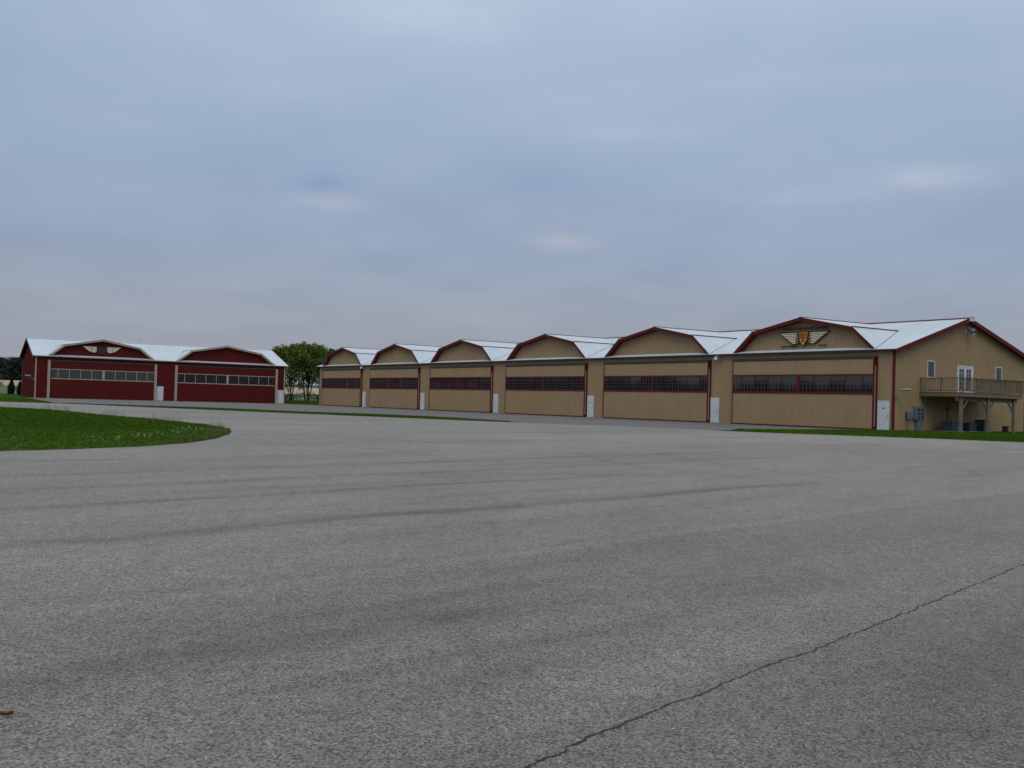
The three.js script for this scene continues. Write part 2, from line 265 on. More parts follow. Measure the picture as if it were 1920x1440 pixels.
{ // long crack along the paving joint, a flat dark ribbon coloured for the shade in its groove
  const pts = [[-.9, -3.4], [.14, -4.65], [.40, -5.02], [.71, -5.42], [1.1, -5.86], [1.46, -6.32], [1.9, -6.80], [2.49, -7.49], [3.18, -8.32], [4.07, -9.40], [5.49, -11.12], [7.3, -13.3], [9.5, -16]];
  const c = new THREE.CatmullRomCurve3(pts.map(([x, z]) => new THREE.Vector3(x, 0, z))).getSpacedPoints(900), pos = [], L = [], R = [];
  c.forEach((p, i) => { const q = c[Math.min(i + 1, c.length - 1)], o = c[Math.max(0, i - 1)], dx = q.x - o.x, dz = q.z - o.z, l = Math.hypot(dx, dz), nx = -dz / l, nz = dx / l;
    const off = (fbm(i * .11, 1, 3, 3) - .5) * .035 + (noise2(i * .9, 3, 4) - .5) * .02 + (noise2(i * .31, 7, 6) - .5) * .02, w = .0018 + .005 * Math.pow(noise2(i * .35, 9, 7), 1.6) + .003 * noise2(i * 1.3, 5, 2);
    const y = G(p.x, p.z) + .016; L.push([p.x + nx * (off + w), y, p.z + nz * (off + w)]); R.push([p.x + nx * (off - w), y, p.z + nz * (off - w)]); });
  const list = []; for (let i = 1; i < c.length; i++) list.push([L[i - 1], R[i - 1], R[i], L[i]]);
  mesh('pavement_crack', quads(list), std(C(.035, .03, .026), .95), pavement);
}
const TANO = [27.27, -74.63], TA = .5912, td = [-Math.sin(TA), -Math.cos(TA)], tanAt = (s, o = 0) => [TANO[0] + td[0] * s - Math.cos(TA) * o, TANO[1] + td[1] * s + Math.sin(TA) * o];
const REDO = [-67.88, -148.78], RB = 1.0341, rd = [Math.sin(RB), -Math.cos(RB)], redAt = (s, o = 0) => [REDO[0] + rd[0] * s + Math.cos(RB) * o, REDO[1] + rd[1] * s + Math.sin(RB) * o];
const stripUp = smooth([[-41.4, -95.9], [-36.3, -94.2], [-32.2, -93], [-27, -92.2], [-22.9, -89.6], [-17, -84.2], [-11, -82], [-5.6, -77.8], [-2.1, -71.6], [.2, -67.2]], 3);
const apronPoly = [redAt(-1.5, 2.2), ...stripUp, [6.6, -62.8], [11.4, -59.6], [13.9, -64.3], [16.2, -65.8], [18.8, -67.9], [24.4, -73.4], tanAt(.9, .9), tanAt(.6, -.6), tanAt(101.7, -.6), redAt(37.3, -.6), redAt(-.4, -.6)];
const apronColour = (x, z) => { const k = .80 + .16 * (fbm(x * .12, z * .12, 33, 4) - .5) + .12 * (fbm(x * .7, z * .7, 35, 3) - .5); return [k * .98, k * .97, k * 1.02]; };
struct(tag(mesh('hangar_apron', sheet(apronPoly, range(-90, 40, 2), range(-180, -50, 2), 0, 0, apronColour, .08), asphaltMat), 'darker asphalt apron strip along the hangar fronts', 'apron'));

// ---- lawns
const lawnTex = tex(512, (x, y, i, j) => { const a = tnoise(x, y, 90, 1), b = tnoise(x, y, 24, 2), c = hash3(i, j, 3), v = .55 + .5 * a + .35 * (b - .5) + .4 * (c - .5); return [.052 * v, .094 * v, .010 * v]; }); lawnTex.repeat.set(1 / 2.3, 1 / 2.3);
const lawnMat = phys(C(1, 1, 1), .95, { specularIntensity: .1, map: lawnTex, vertexColors: true });
const lawnCol = (x, z) => { const n = fbm(x * .18, z * .18, 45, 4), m = fbm(x * .9, z * .9, 47, 3); const k = .75 + .5 * n; return [k * (1 + .5 * (m - .5)), k, k]; };
const islandEdge = smooth([[-90, -90], [-60, -80.5], [-45, -74.2], [-33, -67.2], [-30.2, -65.6], [-25.7, -60.8], [-21.3, -55.2], [-17.9, -51.6], [-15.7, -48.8], [-13.5, -45.8], [-12.2, -43.7], [-11.2, -41.5], [-10.45, -39.2], [-9.85, -36.2], [-9.45, -33.4], [-9.4, -31.7], [-9.5, -30.1], [-9.85, -28.3], [-10.5, -26.9], [-11.3, -25.6], [-12.2, -24.4], [-16, -21.2], [-26, -18], [-60, -14]], 3).map(([x, z], i) => { const w = .12; return [x + (noise2(i * 1.7, 1, 1) - .5) * w, z + (noise2(i * 1.7, 5, 2) - .5) * w]; });
const islandPoly = [...islandEdge, [-90, -14]];
const stripLow = paveFar.filter(([x]) => x > -41 && x < .4).map(([x, z]) => [x, z - .06]);
const stripPoly = [...stripUp.slice(0, -1).map(([x, z]) => [x + .03, z + .05]), ...stripLow.reverse()];
const rightPoly = [[12.6, -59.6], [13.9, -64.1], [16.2, -65.6], [18.8, -67.7], [24.5, -73.2], tanAt(.85, .85), tanAt(.05, .1), tanAt(-.03, .06), tanAt(-.03, -24), [70, -100], [95, -60], [90, -20.3], ...paveFar.filter(([x]) => x > 13 && x < 89.9).map(([x, z]) => [x, z - .05]).reverse()];
const leftPoly = [[-41.9, -95.6], redAt(-1.6, 2.0), redAt(-.1, .2), redAt(-.1, -17.2), [-84, -178], [-135, -178], [-135, -100.6], [-60, -96.9], [-44.5, -95.5]];
const gapPoly = [[-29.5, -159.4], [-36.6, -167.9], [-46, -184], [-54, -201], [-20, -201], [-15.6, -168.6]];
const lawns = [['grass_island', islandPoly, 'mown grass island with dandelions jutting into the taxiway', 55, 1.0], ['grass_strip', stripPoly, 'thin green grass strip between taxiway and hangar apron', 34, 1.15], ['end_lawn', rightPoly, 'green lawn below the wooden deck at the tan hangar end', 40, 1.15], ['gap_lawn', gapPoly, 'bright green lawn in the gap between the two hangars', 16, 1.5], ['corner_lawn', leftPoly, 'green lawn corner left of the red hangar', 9, 1.5]];
const blade = (() => { // a tuft of bent blades
  const pos = []; for (let k = 0; k < 9; k++) { const a = rr(0, 6.28), lean = rr(.1, .75), h = rr(.45, 1), w = .075, ox = rr(-.45, .45), oz = rr(-.45, .45), dx = Math.cos(a), dz = Math.sin(a), p = (t, s) => [ox + dx * lean * t * t * .9 - dz * w * s * (1 - t), h * t * (1 - .25 * lean * t), oz + dz * lean * t * t * .9 + dx * w * s * (1 - t)];
    pos.push(...p(0, -1), ...p(0, 1), ...p(.55, 1), ...p(0, -1), ...p(.55, 1), ...p(.55, -1), ...p(.55, -1), ...p(.55, 1), ...p(1, 0)); }
  return fromTris(pos);
})();
const grassMat = phys(C(1, 1, 1), .95, { specularIntensity: .12 });
const inView = (x, z, m = 2) => z < -4 && Math.abs(x) < -z * .5 + m;
function scatterTufts(name, poly, dens, size, label) {
  const xs = poly.map(p => p[0]), zs = poly.map(p => p[1]), x0 = Math.max(-60, Math.min(...xs)), x1 = Math.min(60, Math.max(...xs)), z0 = Math.max(-205, Math.min(...zs)), z1 = Math.max(...zs), n = Math.round((x1 - x0) * (z1 - z0) * dens), P = [];
  for (let i = 0; i < n; i++) { const x = rr(x0, x1), z = rr(z0, z1); if (!inView(x, z, 8) || !inside(poly, x, z)) continue; P.push([x, z]); }
  const im = new THREE.InstancedMesh(blade, grassMat, P.length), m = new THREE.Matrix4(), q = new THREE.Quaternion(), up = new THREE.Vector3(0, 1, 0), col = new THREE.Color();
  P.forEach(([x, z], i) => { q.setFromAxisAngle(up, rr(0, 6.28)); const s = size * rr(.065, .12), h = s * rr(.6, 1.15); m.compose(new THREE.Vector3(x, G(x, z) + .026, z), q, new THREE.Vector3(s, h, s)); im.setMatrixAt(i, m);
    const k = rr(.75, 1.25) * (.75 + .5 * fbm(x * .18, z * .18, 45, 3)), y = rnd() < .05 ? 1 : 0; col.setRGB(k * (.056 + .06 * y), k * (.118 + .01 * y), k * (.008 + .01 * y)); im.setColorAt(i, col); });
  im.name = numbered(name); im.userData = { label, category: 'grass', kind: 'stuff' }; im.castShadow = im.receiveShadow = true; scene.add(im);
}
for (const [n, poly, label, dens, size] of lawns) {
  struct(tag(mesh(n, sheet(poly, range(-140, 100, 1.5), range(-205, -8, 1.5), 0, .03, lawnCol, .12), lawnMat), label, 'lawn'));
  scatterTufts(n + '_blades', poly, dens, size, 'short grass blades of the ' + { grass_island: 'island inside the taxiway', grass_strip: 'thin strip before the apron', end_lawn: 'lawn under the wooden deck', gap_lawn: 'lawn between the two hangars', corner_lawn: 'lawn left of the red hangar' }[n]);
}

// ---------------------------------------------------------------- hangars
const SL = .315; // roof pitch
function hangar(cfg) {
  const { root, xa, xb, He, depth, arches, doors, entries, siding, trim, archTrim, capMat, jambs } = cfg, g = depth / 2, ox = .45, oz = .35;
  const ry = z => He + .2 - SL * z, yE = ry(oz), yR = ry(-g), zb = y => -(y - He - .2) / SL;
  mesh('floor_slab', box(xa + .1, xb - .1, -.3, .02, -depth + .1, -.05), M.concrete, root);
  mesh('front_wall', [ribSheet(xa, xb, -.05, He + .12, 0), box(xa, xb, -.1, He + .1, -.12, -.02)], siding, root);
  const back = ribSheet(xa, xb, -.3, He + .12, 0); back.rotateY(Math.PI); back.translate(xa + xb, 0, -depth); mesh('back_wall', back, siding, root);
  for (const s of [-1, 1]) {
    const e = ribSheet(-depth, 0, -.1, z => Math.min(ry(z), ry(-depth - z)) - .05, 0, .1); // in (depth, y)
    e.rotateY(s > 0 ? Math.PI / 2 : -Math.PI / 2); if (s > 0) { e.rotateY(0); e.translate(0, 0, -depth); }
    e.translate(s > 0 ? xb : xa, 0, 0); mesh('gable_end_wall', e, siding, root);
  }
  const roof = part('roof', root), A = xa - ox, B = xb + ox;
  mesh('roof_deck', [prismX([[oz, yE - .1], [oz, yE], [-g, yR], [-depth - oz, yE], [-depth - oz, yE - .1], [-g, yR - .1]], A, B)], trim, roof);
  mesh('roof_sheet', ribRoof(A - .01, B + .01, yE + .012, oz + .02, yR + .012, -g), M.roof, roof);
  mesh('roof_sheet', ribRoof(A - .01, B + .01, yE + .012, -depth - oz - .02, yR + .012, -g), M.roof, roof);
  mesh('ridge_cap', [-1, 1].map(s => { const q = new THREE.BoxGeometry(B - A, .02, .22); q.rotateX(s * Math.atan(SL)); q.translate((A + B) / 2, yR + .035, -g + s * .1); return metreUV(q); }), capMat, roof);
  mesh('eave_trim_shade', box(A, B, yE - .09, yE - .02, oz - .03, oz + .012), capMat === M.roof ? M.trimTan : M.seal, roof);  // near-black on the tan hangar: overhang shadow put into the strip's colour
  for (const x of [A, B]) for (const s of [0, 1]) { const z0 = s ? -depth - oz : oz; mesh('rake_trim', prismX(s ? [[z0, yE - .28], [z0, yE + .04], [-g, yR + .04], [-g, yR - .28]].reverse() : [[z0, yE - .28], [z0, yE + .04], [-g, yR + .04], [-g, yR - .28]], x === A ? A - .05 : B - .01, x === A ? A + .01 : B + .05), trim, roof); }
  for (const x of [xa, xb]) for (const z of [0, -depth]) { const sx = x === xa ? -1 : 1, sz = z === 0 ? 1 : -1; mesh('corner_trim', [box(x + sx * .03 - sx * .17, x + sx * .03, 0, He + .02, z + sz * .024, z + sz * .032), box(x + sx * .024, x + sx * .032, 0, He + .02, z + sz * .032, z - sz * .1)], cfg.cornerTrim, root); }
  // gambrel dormers over the big doors
  for (const [c, hw, kw, yf, yk, ya] of arches) {
    const d = part('dormer', root), zf = .24, zw = -.34, O = [[-hw, yf], [-kw, yk], [0, ya], [kw, yk], [hw, yf]].map(([x, y]) => [x + c, y]);
    const prof = x => { for (let i = 1; i < 5; i++) if (x <= O[i][0] + 1e-6) return mix(O[i - 1][1], O[i][1], (x - O[i - 1][0]) / (O[i][0] - O[i - 1][0])); return yf; };
    mesh('dormer_face', ribSheet(c - hw + .05, c + hw - .05, ry(zw) - .08, x => prof(x) - .1, zw), siding, d);
    const t = .14, top = [], N = O.map(([x, y], i) => { const a = O[Math.max(0, i - 1)], b = O[Math.min(4, i + 1)], dx = b[0] - a[0], dy = b[1] - a[1], l = Math.hypot(dx, dy); return [x + dy / l * .27, y - dx / l * .27]; });
    const band = plateXY([...O.map(([x, y]) => [x, y - .012]), ...N.reverse()], zw - .03, zf); mesh('arch_fascia', metreUV(band), archTrim, d);
    for (const [i, j] of [[0, 1], [1, 2], [2, 3], [3, 4]]) { const [xa_, ya_] = O[i], [xb_, yb_] = O[j]; top.push([[xa_, ya_, zf + .02], [xb_, yb_, zf + .02], [xb_, yb_, zb(yb_) - .02], [xa_, ya_, zb(ya_) - .02]]); }
    mesh('dormer_roof', quads(top), M.roof, d);
    for (const i of [1, 3]) mesh('knee_flashing', bar([O[i][0], O[i][1] + .02, zf], [O[i][0], O[i][1] + .02, zb(O[i][1])], .13, .06), capMat === M.roof ? M.trimTan : trim, d);
    mesh('dormer_ridge_cap', bar([O[2][0], ya + .015, zf], [O[2][0], ya + .015, zb(ya) + .1], .22, .05), capMat, d);
    for (const [i, j] of [[0, 1], [4, 3]]) mesh('valley_flashing', bar([O[i][0], O[i][1] + .01, zb(O[i][1]) + .05], [O[j][0], O[j][1] + .01, zb(O[j][1]) + .02], .07, .05), M.valley, d);
  }
  // bifold doors
  doors.forEach(([x0, x1], k) => {
    const d = part('hangar_door', root), z0 = .03, z1 = cfg.proud, w1 = cfg.win[1], w0 = cfg.win[0], H = cfg.doorTop, S = .19, fr = cfg.frameMat, f = z1, ft = .1;
    mesh('door_core', box(x0, x1, .04, H - S, z0, z1 - .03), cfg.coreMat, d);
    mesh('upper_panel', ribSheet(x0 + ft, x1 - ft, w1, H - S - .03, z1 - .025), siding, d);
    mesh('lower_panel', ribSheet(x0 + ft, x1 - ft, .1, w0, z1 - .025), siding, d);
    mesh('weather_seal', box(x0 - .04, x1 + .04, H - S, H, .03, z1 + .03), M.seal, d);
    const sm = cfg.sideMat; mesh('side_rail', box(x0, x0 + ft, .04, H - S, z1 - .03, f), sm, d); mesh('side_rail', box(x1 - ft, x1, .04, H - S, z1 - .03, f), sm, d);
    mesh('bottom_rail', box(x0 + ft, x1 - ft, .04, .1, z1 - .03, f), sm, d);
    // window band
    const xl = x0 + ft, xr = x1 - ft, mid = (xl + xr) / 2, rt = cfg.rail, y0 = w0 + rt * 1.25, y1 = w1 - rt, cm = cfg.centre, mw = cfg.mullion, half = mid - cm / 2 - xl, wu = (half - mw * 4) / 4.62;
    const fg = [box(xl, xr, w0, y0, z1 - .03, f + .02), box(xl, xr, y1, w1, z1 - .03, f + .02), box(mid - cm / 2, mid + cm / 2, y0, y1, z1 - .03, f + .02)], wins = [];
    for (const s of [-1, 1]) { let x = s < 0 ? xl : xr; for (let i = 0; i < 5; i++) { const w = i ? wu : wu * .62, xe = x + -s * w; wins.push([Math.min(x, xe), Math.max(x, xe)]); x = xe; if (i < 4) { fg.push(box(Math.min(x, x - s * mw), Math.max(x, x - s * mw), y0, y1, z1 - .03, f + .012)); x -= s * mw; } } }
    mesh('window_frame', fg, fr, d);
    wins.forEach(([a, b], i) => {
      const pane = mesh('pane', quads([[[a, y0, 0], [b, y0, 0], [b, y1, 0], [a, y1, 0]]]), M.glass, d); pane.position.z = z1 - .012; pane.rotation.x = (hash3(i, k, 3) - .5) * .006; pane.rotation.y = (hash3(i, k, 5) - .5) * .008;
      pane.geometry.translate(-(a + b) / 2, -(y0 + y1) / 2, 0); pane.position.x = (a + b) / 2; pane.position.y = (y0 + y1) / 2;
      const mg = [], nc = b - a > 1 ? 4 : 3, t = .008; for (let q = 1; q < nc; q++) mg.push(box(mix(a, b, q / nc) - t, mix(a, b, q / nc) + t, y0, y1, z1 - .008, z1 + .006)); for (let q = 1; q < 4; q++) mg.push(box(a, b, mix(y0, y1, q / 4) - t, mix(y0, y1, q / 4) + t, z1 - .006, z1 + .008));
      mesh('muntin_grid', mg, cfg.muntin, d);
    });
    if (jambs) for (const [a, b] of [[x0 - .36, x0 - .01], [x1 + .01, x1 + .36]]) mesh('door_jamb', box(a, b, 0, H - .05, .024, .3), M.trimTan, root);
    else { mesh('cable_housing', box(x1 + .005, x1 + .06, .25, H - .75, .14, .2), M.cable, d); mesh('door_jamb', box(x1 + .01, x1 + .13, 0, H, .022, .06), trim, root); mesh('door_jamb', box(x0 - .1, x0 - .01, 0, H, .022, .06), trim, root); }
  });
  // small entry doors
  entries.forEach(([c, hinge, mark], k) => {
    const d = part('entry_door', root), w = .455;
    mesh('door_frame', [box(c - w - .05, c - w, 0, 2.16, .02, .06), box(c + w, c + w + .05, 0, 2.16, .02, .06), box(c - w - .05, c + w + .05, 2.11, 2.16, .02, .062)], M.white, d);
    mesh('door_leaf', box(c - w + .004, c + w - .004, .03, 2.105, .022, .05), M.white, d);
    mesh('handle', [box(c + hinge * .36 - .02, c + hinge * .36 + .02, .92, 1.12, .05, .065), bar([c + hinge * .36, 1.0, .09], [c + hinge * .24, 1.0, .09], .025), cyl(c + hinge * .36, 1.18, .06, .03, .03, .03, 10)], M.metal, d);
    if (mark) { const m = mark === 'dot' ? (() => { const q = new THREE.CylinderGeometry(.07, .07, .012, 20); q.rotateX(Math.PI / 2); q.translate(c + .02, 1.5, .057); return clean(q); })() : box(c - .07, c + .09, 1.56, 1.64, .05, .058); mesh('door_plate', m, M.dark, d); }
  });
  return { ry, yR, g, yE };
}
const tanHangar = thing('tan_hangar', 'long tan metal hangar with six gambrel bays, red trim and white roof', 'hangar', [TANO[0], 0, TANO[1]], TA - Math.PI / 2);
const dR = [1.5, 18.36, 35.55, 52.85, 69.93, 86.6], dL = [15.5, 32.6, 49.85, 66.95, 83.7, 99.9];
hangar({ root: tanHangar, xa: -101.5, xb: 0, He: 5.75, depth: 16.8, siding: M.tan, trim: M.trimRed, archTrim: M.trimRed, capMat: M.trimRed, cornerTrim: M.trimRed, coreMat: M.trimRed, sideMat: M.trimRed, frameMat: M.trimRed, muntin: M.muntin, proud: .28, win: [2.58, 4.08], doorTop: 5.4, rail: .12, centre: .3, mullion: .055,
  arches: dR.map((r, i) => [-(r + dL[i]) / 2, (dL[i] - r) / 2 + .02, (dL[i] - r) / 2 * .712, 5.93, 7.6, 8.55]), doors: dR.map((r, i) => [-dL[i], -r]),
  entries: [[-.81, 1, 'plate'], [-17.7, 1], [-34.82, 1, 'dot'], [-52.05, 1], [-69.05, 1], [-85.8, 1]] });
const redHangar = thing('red_hangar', 'dark red metal hangar with two gambrel bays and white roof', 'hangar', [REDO[0], 0, REDO[1]], Math.PI / 2 - RB);
hangar({ root: redHangar, xa: 0, xb: 36.6, He: 5.93, depth: 17, siding: M.red, trim: M.trimRed, archTrim: M.trimTan, capMat: M.roof, cornerTrim: M.trimTan, coreMat: M.red, sideMat: M.red, frameMat: M.trimTan, muntin: std(C(.12, .1, .09), .6), proud: .2, win: [2.75, 4.25], doorTop: 5.5, rail: .1, centre: .34, mullion: .08, jambs: true,
  arches: [[8.98, 7.35, 5.25, 6.1, 7.78, 8.78], [27.25, 7.7, 5.42, 6.1, 7.83, 8.8]], doors: [[1.95, 16.35], [19.75, 35.0]], entries: [[17.28, -1], [35.95, -1]] });

// ---- the visible end wall of the tan hangar (x = 0, depth = -z)
function endWindow(d0, d1, y0, y1) {
  const w = part('gable_window', tanHangar), t = .07;
  mesh('frame', [box(.02, .06, y0, y1, -d0, -d0 - t), box(.02, .06, y0, y1, -d1 + t, -d1), box(.02, .062, y1 - t, y1, -d0 - t, -d1 + t), box(.02, .062, y0, y0 + t, -d0 - t, -d1 + t)], M.white, w);
  mesh('pane', box(.022, .035, y0 + t, y1 - t, -d0 - t, -d1 + t), M.glass, w);
}
endWindow(3.8, 4.7, 3.95, 5.22); endWindow(12.55, 13.42, 3.95, 5.1);
{
  const d = part('french_door', tanHangar), y0 = 2.87, y1 = 5.0, a = 7.5, b = 9.55, m = (a + b) / 2;
  mesh('frame', [box(.02, .08, y0, y1, -a, -a - .12), box(.02, .08, y0, y1, -b + .12, -b), box(.02, .082, y1 - .12, y1, -a - .12, -b + .12), box(.02, .075, y0, y0 + .08, -a - .12, -b + .12)], M.white, d);
  for (const [p, q] of [[a + .12, m - .01], [m + .01, b - .12]]) {
    mesh('door_leaf', [box(.025, .06, y0 + .08, y1 - .12, -p, -p - .13), box(.025, .06, y0 + .08, y1 - .12, -q + .13, -q), box(.025, .06, y1 - .25, y1 - .12, -p - .13, -q + .13), box(.025, .06, y0 + .08, y0 + .3, -p - .13, -q + .13)], M.white, d);
    mesh('pane', box(.03, .042, y0 + .3, y1 - .25, -p - .13, -q + .13), M.glass, d);
    const mg = []; for (let k = 1; k < 5; k++) { const y = mix(y0 + .3, y1 - .25, k / 5); mg.push(box(.04, .055, y - .012, y + .012, -p - .13, -q + .13)); } mg.push(box(.04, .054, y0 + .3, y1 - .25, -(p + q) / 2 - .012, -(p + q) / 2 + .012));
    mesh('muntin_grid', mg, M.white, d);
  }
}
// helper: a thing placed in the tan hangar's own axes
const TT = TA - Math.PI / 2;
function onTan(name, label, cat, [x, y, z], group) { const [wx, wz] = tanAt(-x, z); return thing(name, label, cat, [wx, y, wz], TT, group); }
const RT = Math.PI / 2 - RB;
function onRed(name, label, cat, [x, y, z], group) { const [wx, wz] = redAt(x, z); return thing(name, label, cat, [wx, y, wz], RT, group); }

{ // raised wooden deck: origin at the wall, front corner
  const D = onTan('wooden_deck', 'raised weathered wooden deck with railing on the tan hangar end wall', 'deck', [.03, 0, -2.95]), W = 3.4, L = 7.55, y0 = 2.57, y1 = 2.85;
  mesh('fascia_board', box(W - .04, W, y0, y1, 0, -L), M.wood, D); mesh('fascia_board', box(0, W - .04, y0, y1, 0, -.04), M.wood, D); mesh('fascia_board', box(0, W - .04, y0, y1, -L + .04, -L), M.wood, D);
  const jo = []; for (let k = 1; k < 18; k++) { const z = -L * k / 18; jo.push(box(.02, W - .045, y0 + .01, y1 - .04, z - .02, z + .02)); } mesh('joists', jo, M.wood, D);
  const bd = []; for (let x = .02; x < W; x += .145) bd.push(box(x, Math.min(x + .138, W + .03), y1, y1 + .032, .03, -L - .03)); mesh('floor_boards', bd, M.wood, D);
  for (const x of [W - .5, W - .38]) mesh('beam', box(x, x + .05, y0 - .3, y0 - .003, .05, -L + .1), M.wood, D);
  for (const z of [-.25, -3.55, -6.85]) { mesh('post', box(W - .32, W - .15, -.1, y0 - .004, z - .1, z + .1), M.woodGreen, D); }
  for (const [a, b] of [[-.3, -1.05], [-3.5, -2.8], [-3.6, -4.3], [-6.8, -6.05]]) mesh('brace', bar([W - .235, y0 - 1.0, a], [W - .235, y0 - .25, b], .09), M.wood, D);
  const yt = 3.93, P = [[W - .06, -.06], [W - .06, -1.9], [W - .06, -3.7], [W - .06, -5.5], [W - .06, -L + .06], [.08, -.06], [W / 2, -.06], [.08, -L + .06], [W / 2, -L + .06]];
  for (const [x, z] of P) mesh('rail_post', box(x - .045, x + .045, y1 + .033, yt - .04, z - .045, z + .045), M.wood, D);
  for (const [a, b] of [[[W - .06, 0], [W - .06, -L - .35]], [[.02, -.06], [W - .13, -.06]], [[.02, -L + .06], [W - .13, -L + .06]]]) {
    const [ax, az] = a, [bx, bz] = b, len = Math.hypot(bx - ax, bz - az), n = Math.round(len / .135), bal = [], dx = (bx - ax) / len, dz = (bz - az) / len;
    mesh('top_rail', dx ? box(ax, bx, yt - .04, yt, az - .07, az + .07) : box(ax - .07, ax + .07, yt - .04, yt, az, bz), M.wood, D);
    mesh('bottom_rail', dx ? box(ax + .05, bx - .05, y1 + .1, y1 + .19, az - .019, az + .019) : box(ax - .019, ax + .019, y1 + .1, y1 + .19, az - .12, bz + .12), M.wood, D);
    for (let k = 1; k < n; k++) { const x = mix(ax, bx, k / n), z = mix(az, bz, k / n); if (P.some(p => Math.hypot(p[0] - x, p[1] - z) < .08)) continue; bal.push(box(x - .018, x + .018, y1 + .19, yt - .041, z - .018, z + .018)); }
    mesh('balusters', bal, M.wood, D);
  }
}
{ // six-gang electric meter bank
  const m = onTan('electric_meter_bank', 'grey six gang electric meter box on the end wall by the deck', 'meter box', [.025, 0, -2.2]);
  mesh('cabinet', box(0, .28, .85, 1.8, 0, -1.0), M.boxGrey, m); mesh('conduit_cover', box(.01, .24, -.1, .85, -.28, -.72), M.boxGrey, m);
  for (let i = 0; i < 2; i++) for (let j = 0; j < 3; j++) { const q = new THREE.CylinderGeometry(.085, .1, .12, 18); q.rotateZ(-Math.PI / 2); q.translate(.34, 1.02 + j * .29, -.28 - i * .44); mesh('meter', clean(q), M.meter, m); }
  const b = onTan('disconnect_box', 'small grey electrical box with red edge left of the meters', 'electrical box', [.025, 0, -1.37]);
  mesh('cabinet', box(0, .2, .87, 1.4, 0, -.42), M.boxGrey, b); mesh('side_switch', box(.05, .12, .95, 1.25, .002, .04), M.trimRed, b); mesh('conduit', [cyl(.1, -.1, -.1, .03, .03, .97, 8)], M.boxGrey, b);
  mesh('junction', box(0, .14, .98, 1.25, -.45, -.74), M.boxGrey, b); mesh('nipple', [bar([.08, 1.1, -.42], [.08, 1.1, -.45], .05), bar([.08, 1.1, -.74], [.08, 1.1, -.83], .05)], M.boxGrey, b);
}
function condenser(label, x, z, w, d, h, pipe) {
  const o = onTan('air_conditioner', label, 'air conditioner', [x, 0, z]);
  mesh('concrete_pad', box(-.12, w + .12, -.06, .1, .12, -d - .12), M.concrete, o);
  mesh('casing', [box(0, w, .1, .16, 0, -d), box(0, w, h - .05, h, 0, -d), ...[[0, 0], [w - .06, 0], [0, -d + .06], [w - .06, -d + .06]].map(([a, b]) => box(a, a + .06, .16, h - .05, b, b - .06)), box(.05, w - .05, .16, h - .05, -.05, -d + .05)], M.ac, o);
  const lou = []; for (let y = .2; y < h - .08; y += .055) { lou.push(box(.055, w - .055, y, y + .022, -.02, -.048)); lou.push(box(w - .048, w - .02, y, y + .022, -.055, -d + .055)); } mesh('louvres', lou, M.acTop, o);
  const rings = []; for (const r of [.12, .2, .28, .35]) { const q = new THREE.TorusGeometry(Math.min(r, w / 2 - .08), .012, 5, 28); q.rotateX(Math.PI / 2); q.translate(w / 2, h + .012, -d / 2); rings.push(clean(q)); } mesh('fan_guard', rings, M.acTop, o);
  if (pipe) mesh('refrigerant_pipe', tube([[0, .4, -d - .02], [-.2, .42, -d - .1], [-.45, .5, -d - .12], [-x + .02, .55, -d - .12]], .03), M.cable, o);
  return o;
}
condenser('large dark green air conditioner on concrete pad beside the meter box', .8, -4.55, .85, 1.35, .78, true);
condenser('dark teal air conditioner left of the front deck post', .8, -6.75, .85, .9, .68, false);
condenser('tall dark air conditioner right of the front deck post', .9, -8.55, .75, .75, .95, false);
{ // gas service under the deck
  const o = onTan('gas_meter', 'pale gas meter with pipes under the deck', 'gas meter', [.25, 0, -10.1]);
  mesh('meter_body', new THREE.SphereGeometry(.17, 14, 10).scale(.8, 1, 1.1).translate(.1, .62, -.1), M.silver, o);
  mesh('riser_pipe', tube([[.1, -.1, .25], [.1, .5, .25], [.1, .95, .22], [.1, 1.0, 0], [.1, .78, -.04]], .028), M.silver, o);
  mesh('outlet_pipe', tube([[.1, .78, -.16], [.1, 1.02, -.2], [.1, 1.04, -.38], [.1, .6, -.42], [-.2, .55, -.42]], .028), M.silver, o);
  mesh('regulator', [cyl(.1, .88, .25, .1, .1, .05, 14), cyl(.1, .93, .25, .045, .03, .08, 10)], M.silver, o);
  const s = onTan('standpipe', 'thin rusty standpipe rising behind the air conditioner', 'pipe', [.12, 0, -6.3]);
  mesh('pipe', cyl(0, -.1, 0, .03, .03, 1.75, 8), M.rust, s); mesh('valve_head', [cyl(0, 1.62, 0, .075, .085, .22, 10), bar([0, 1.72, 0], [.16, 1.66, 0], .05)], M.rust, s);
  const c = onTan('utility_box', 'small dark box at the foot of the last deck post', 'utility box', [2.4, 0, -9.7]);
  mesh('casing', box(0, .32, -.05, .5, 0, -.3), std(C(.03, .014, .014), .7), c); mesh('lid', box(-.02, .34, .5, .54, .02, -.32), M.dark, c);
}
function yardLight(o, s) { // arm swings out from the wall corner, cobra head at its end
  mesh('mount_plate', box(-.04 * s - .03, -.04 * s + .03, -.25, .1, -.07, .07), M.metal, o);
  mesh('arm', tube([[0, 0, 0], [.22 * s, .02, 0], [.45 * s, .1, 0], [.6 * s, .28, 0]], .026), M.metal, o);
  const h = new THREE.SphereGeometry(1, 18, 10).scale(.46, .085, .17).translate(.78 * s, .42, 0); mesh('lamp_head', h, M.blueGrey, o);
  mesh('lens', new THREE.SphereGeometry(1, 14, 8).scale(.22, .07, .12).translate(.9 * s, .37, 0), M.silver, o);
}
yardLight(onTan('yard_light', 'blue grey yard light on a bent arm at the tan hangar corner', 'wall light', [.11, 2.55, -.12]), 1);
yardLight(onRed('yard_light', 'grey yard light on a bent arm on the red hangar end wall', 'wall light', [-.11, 2.72, -.25]), -1);
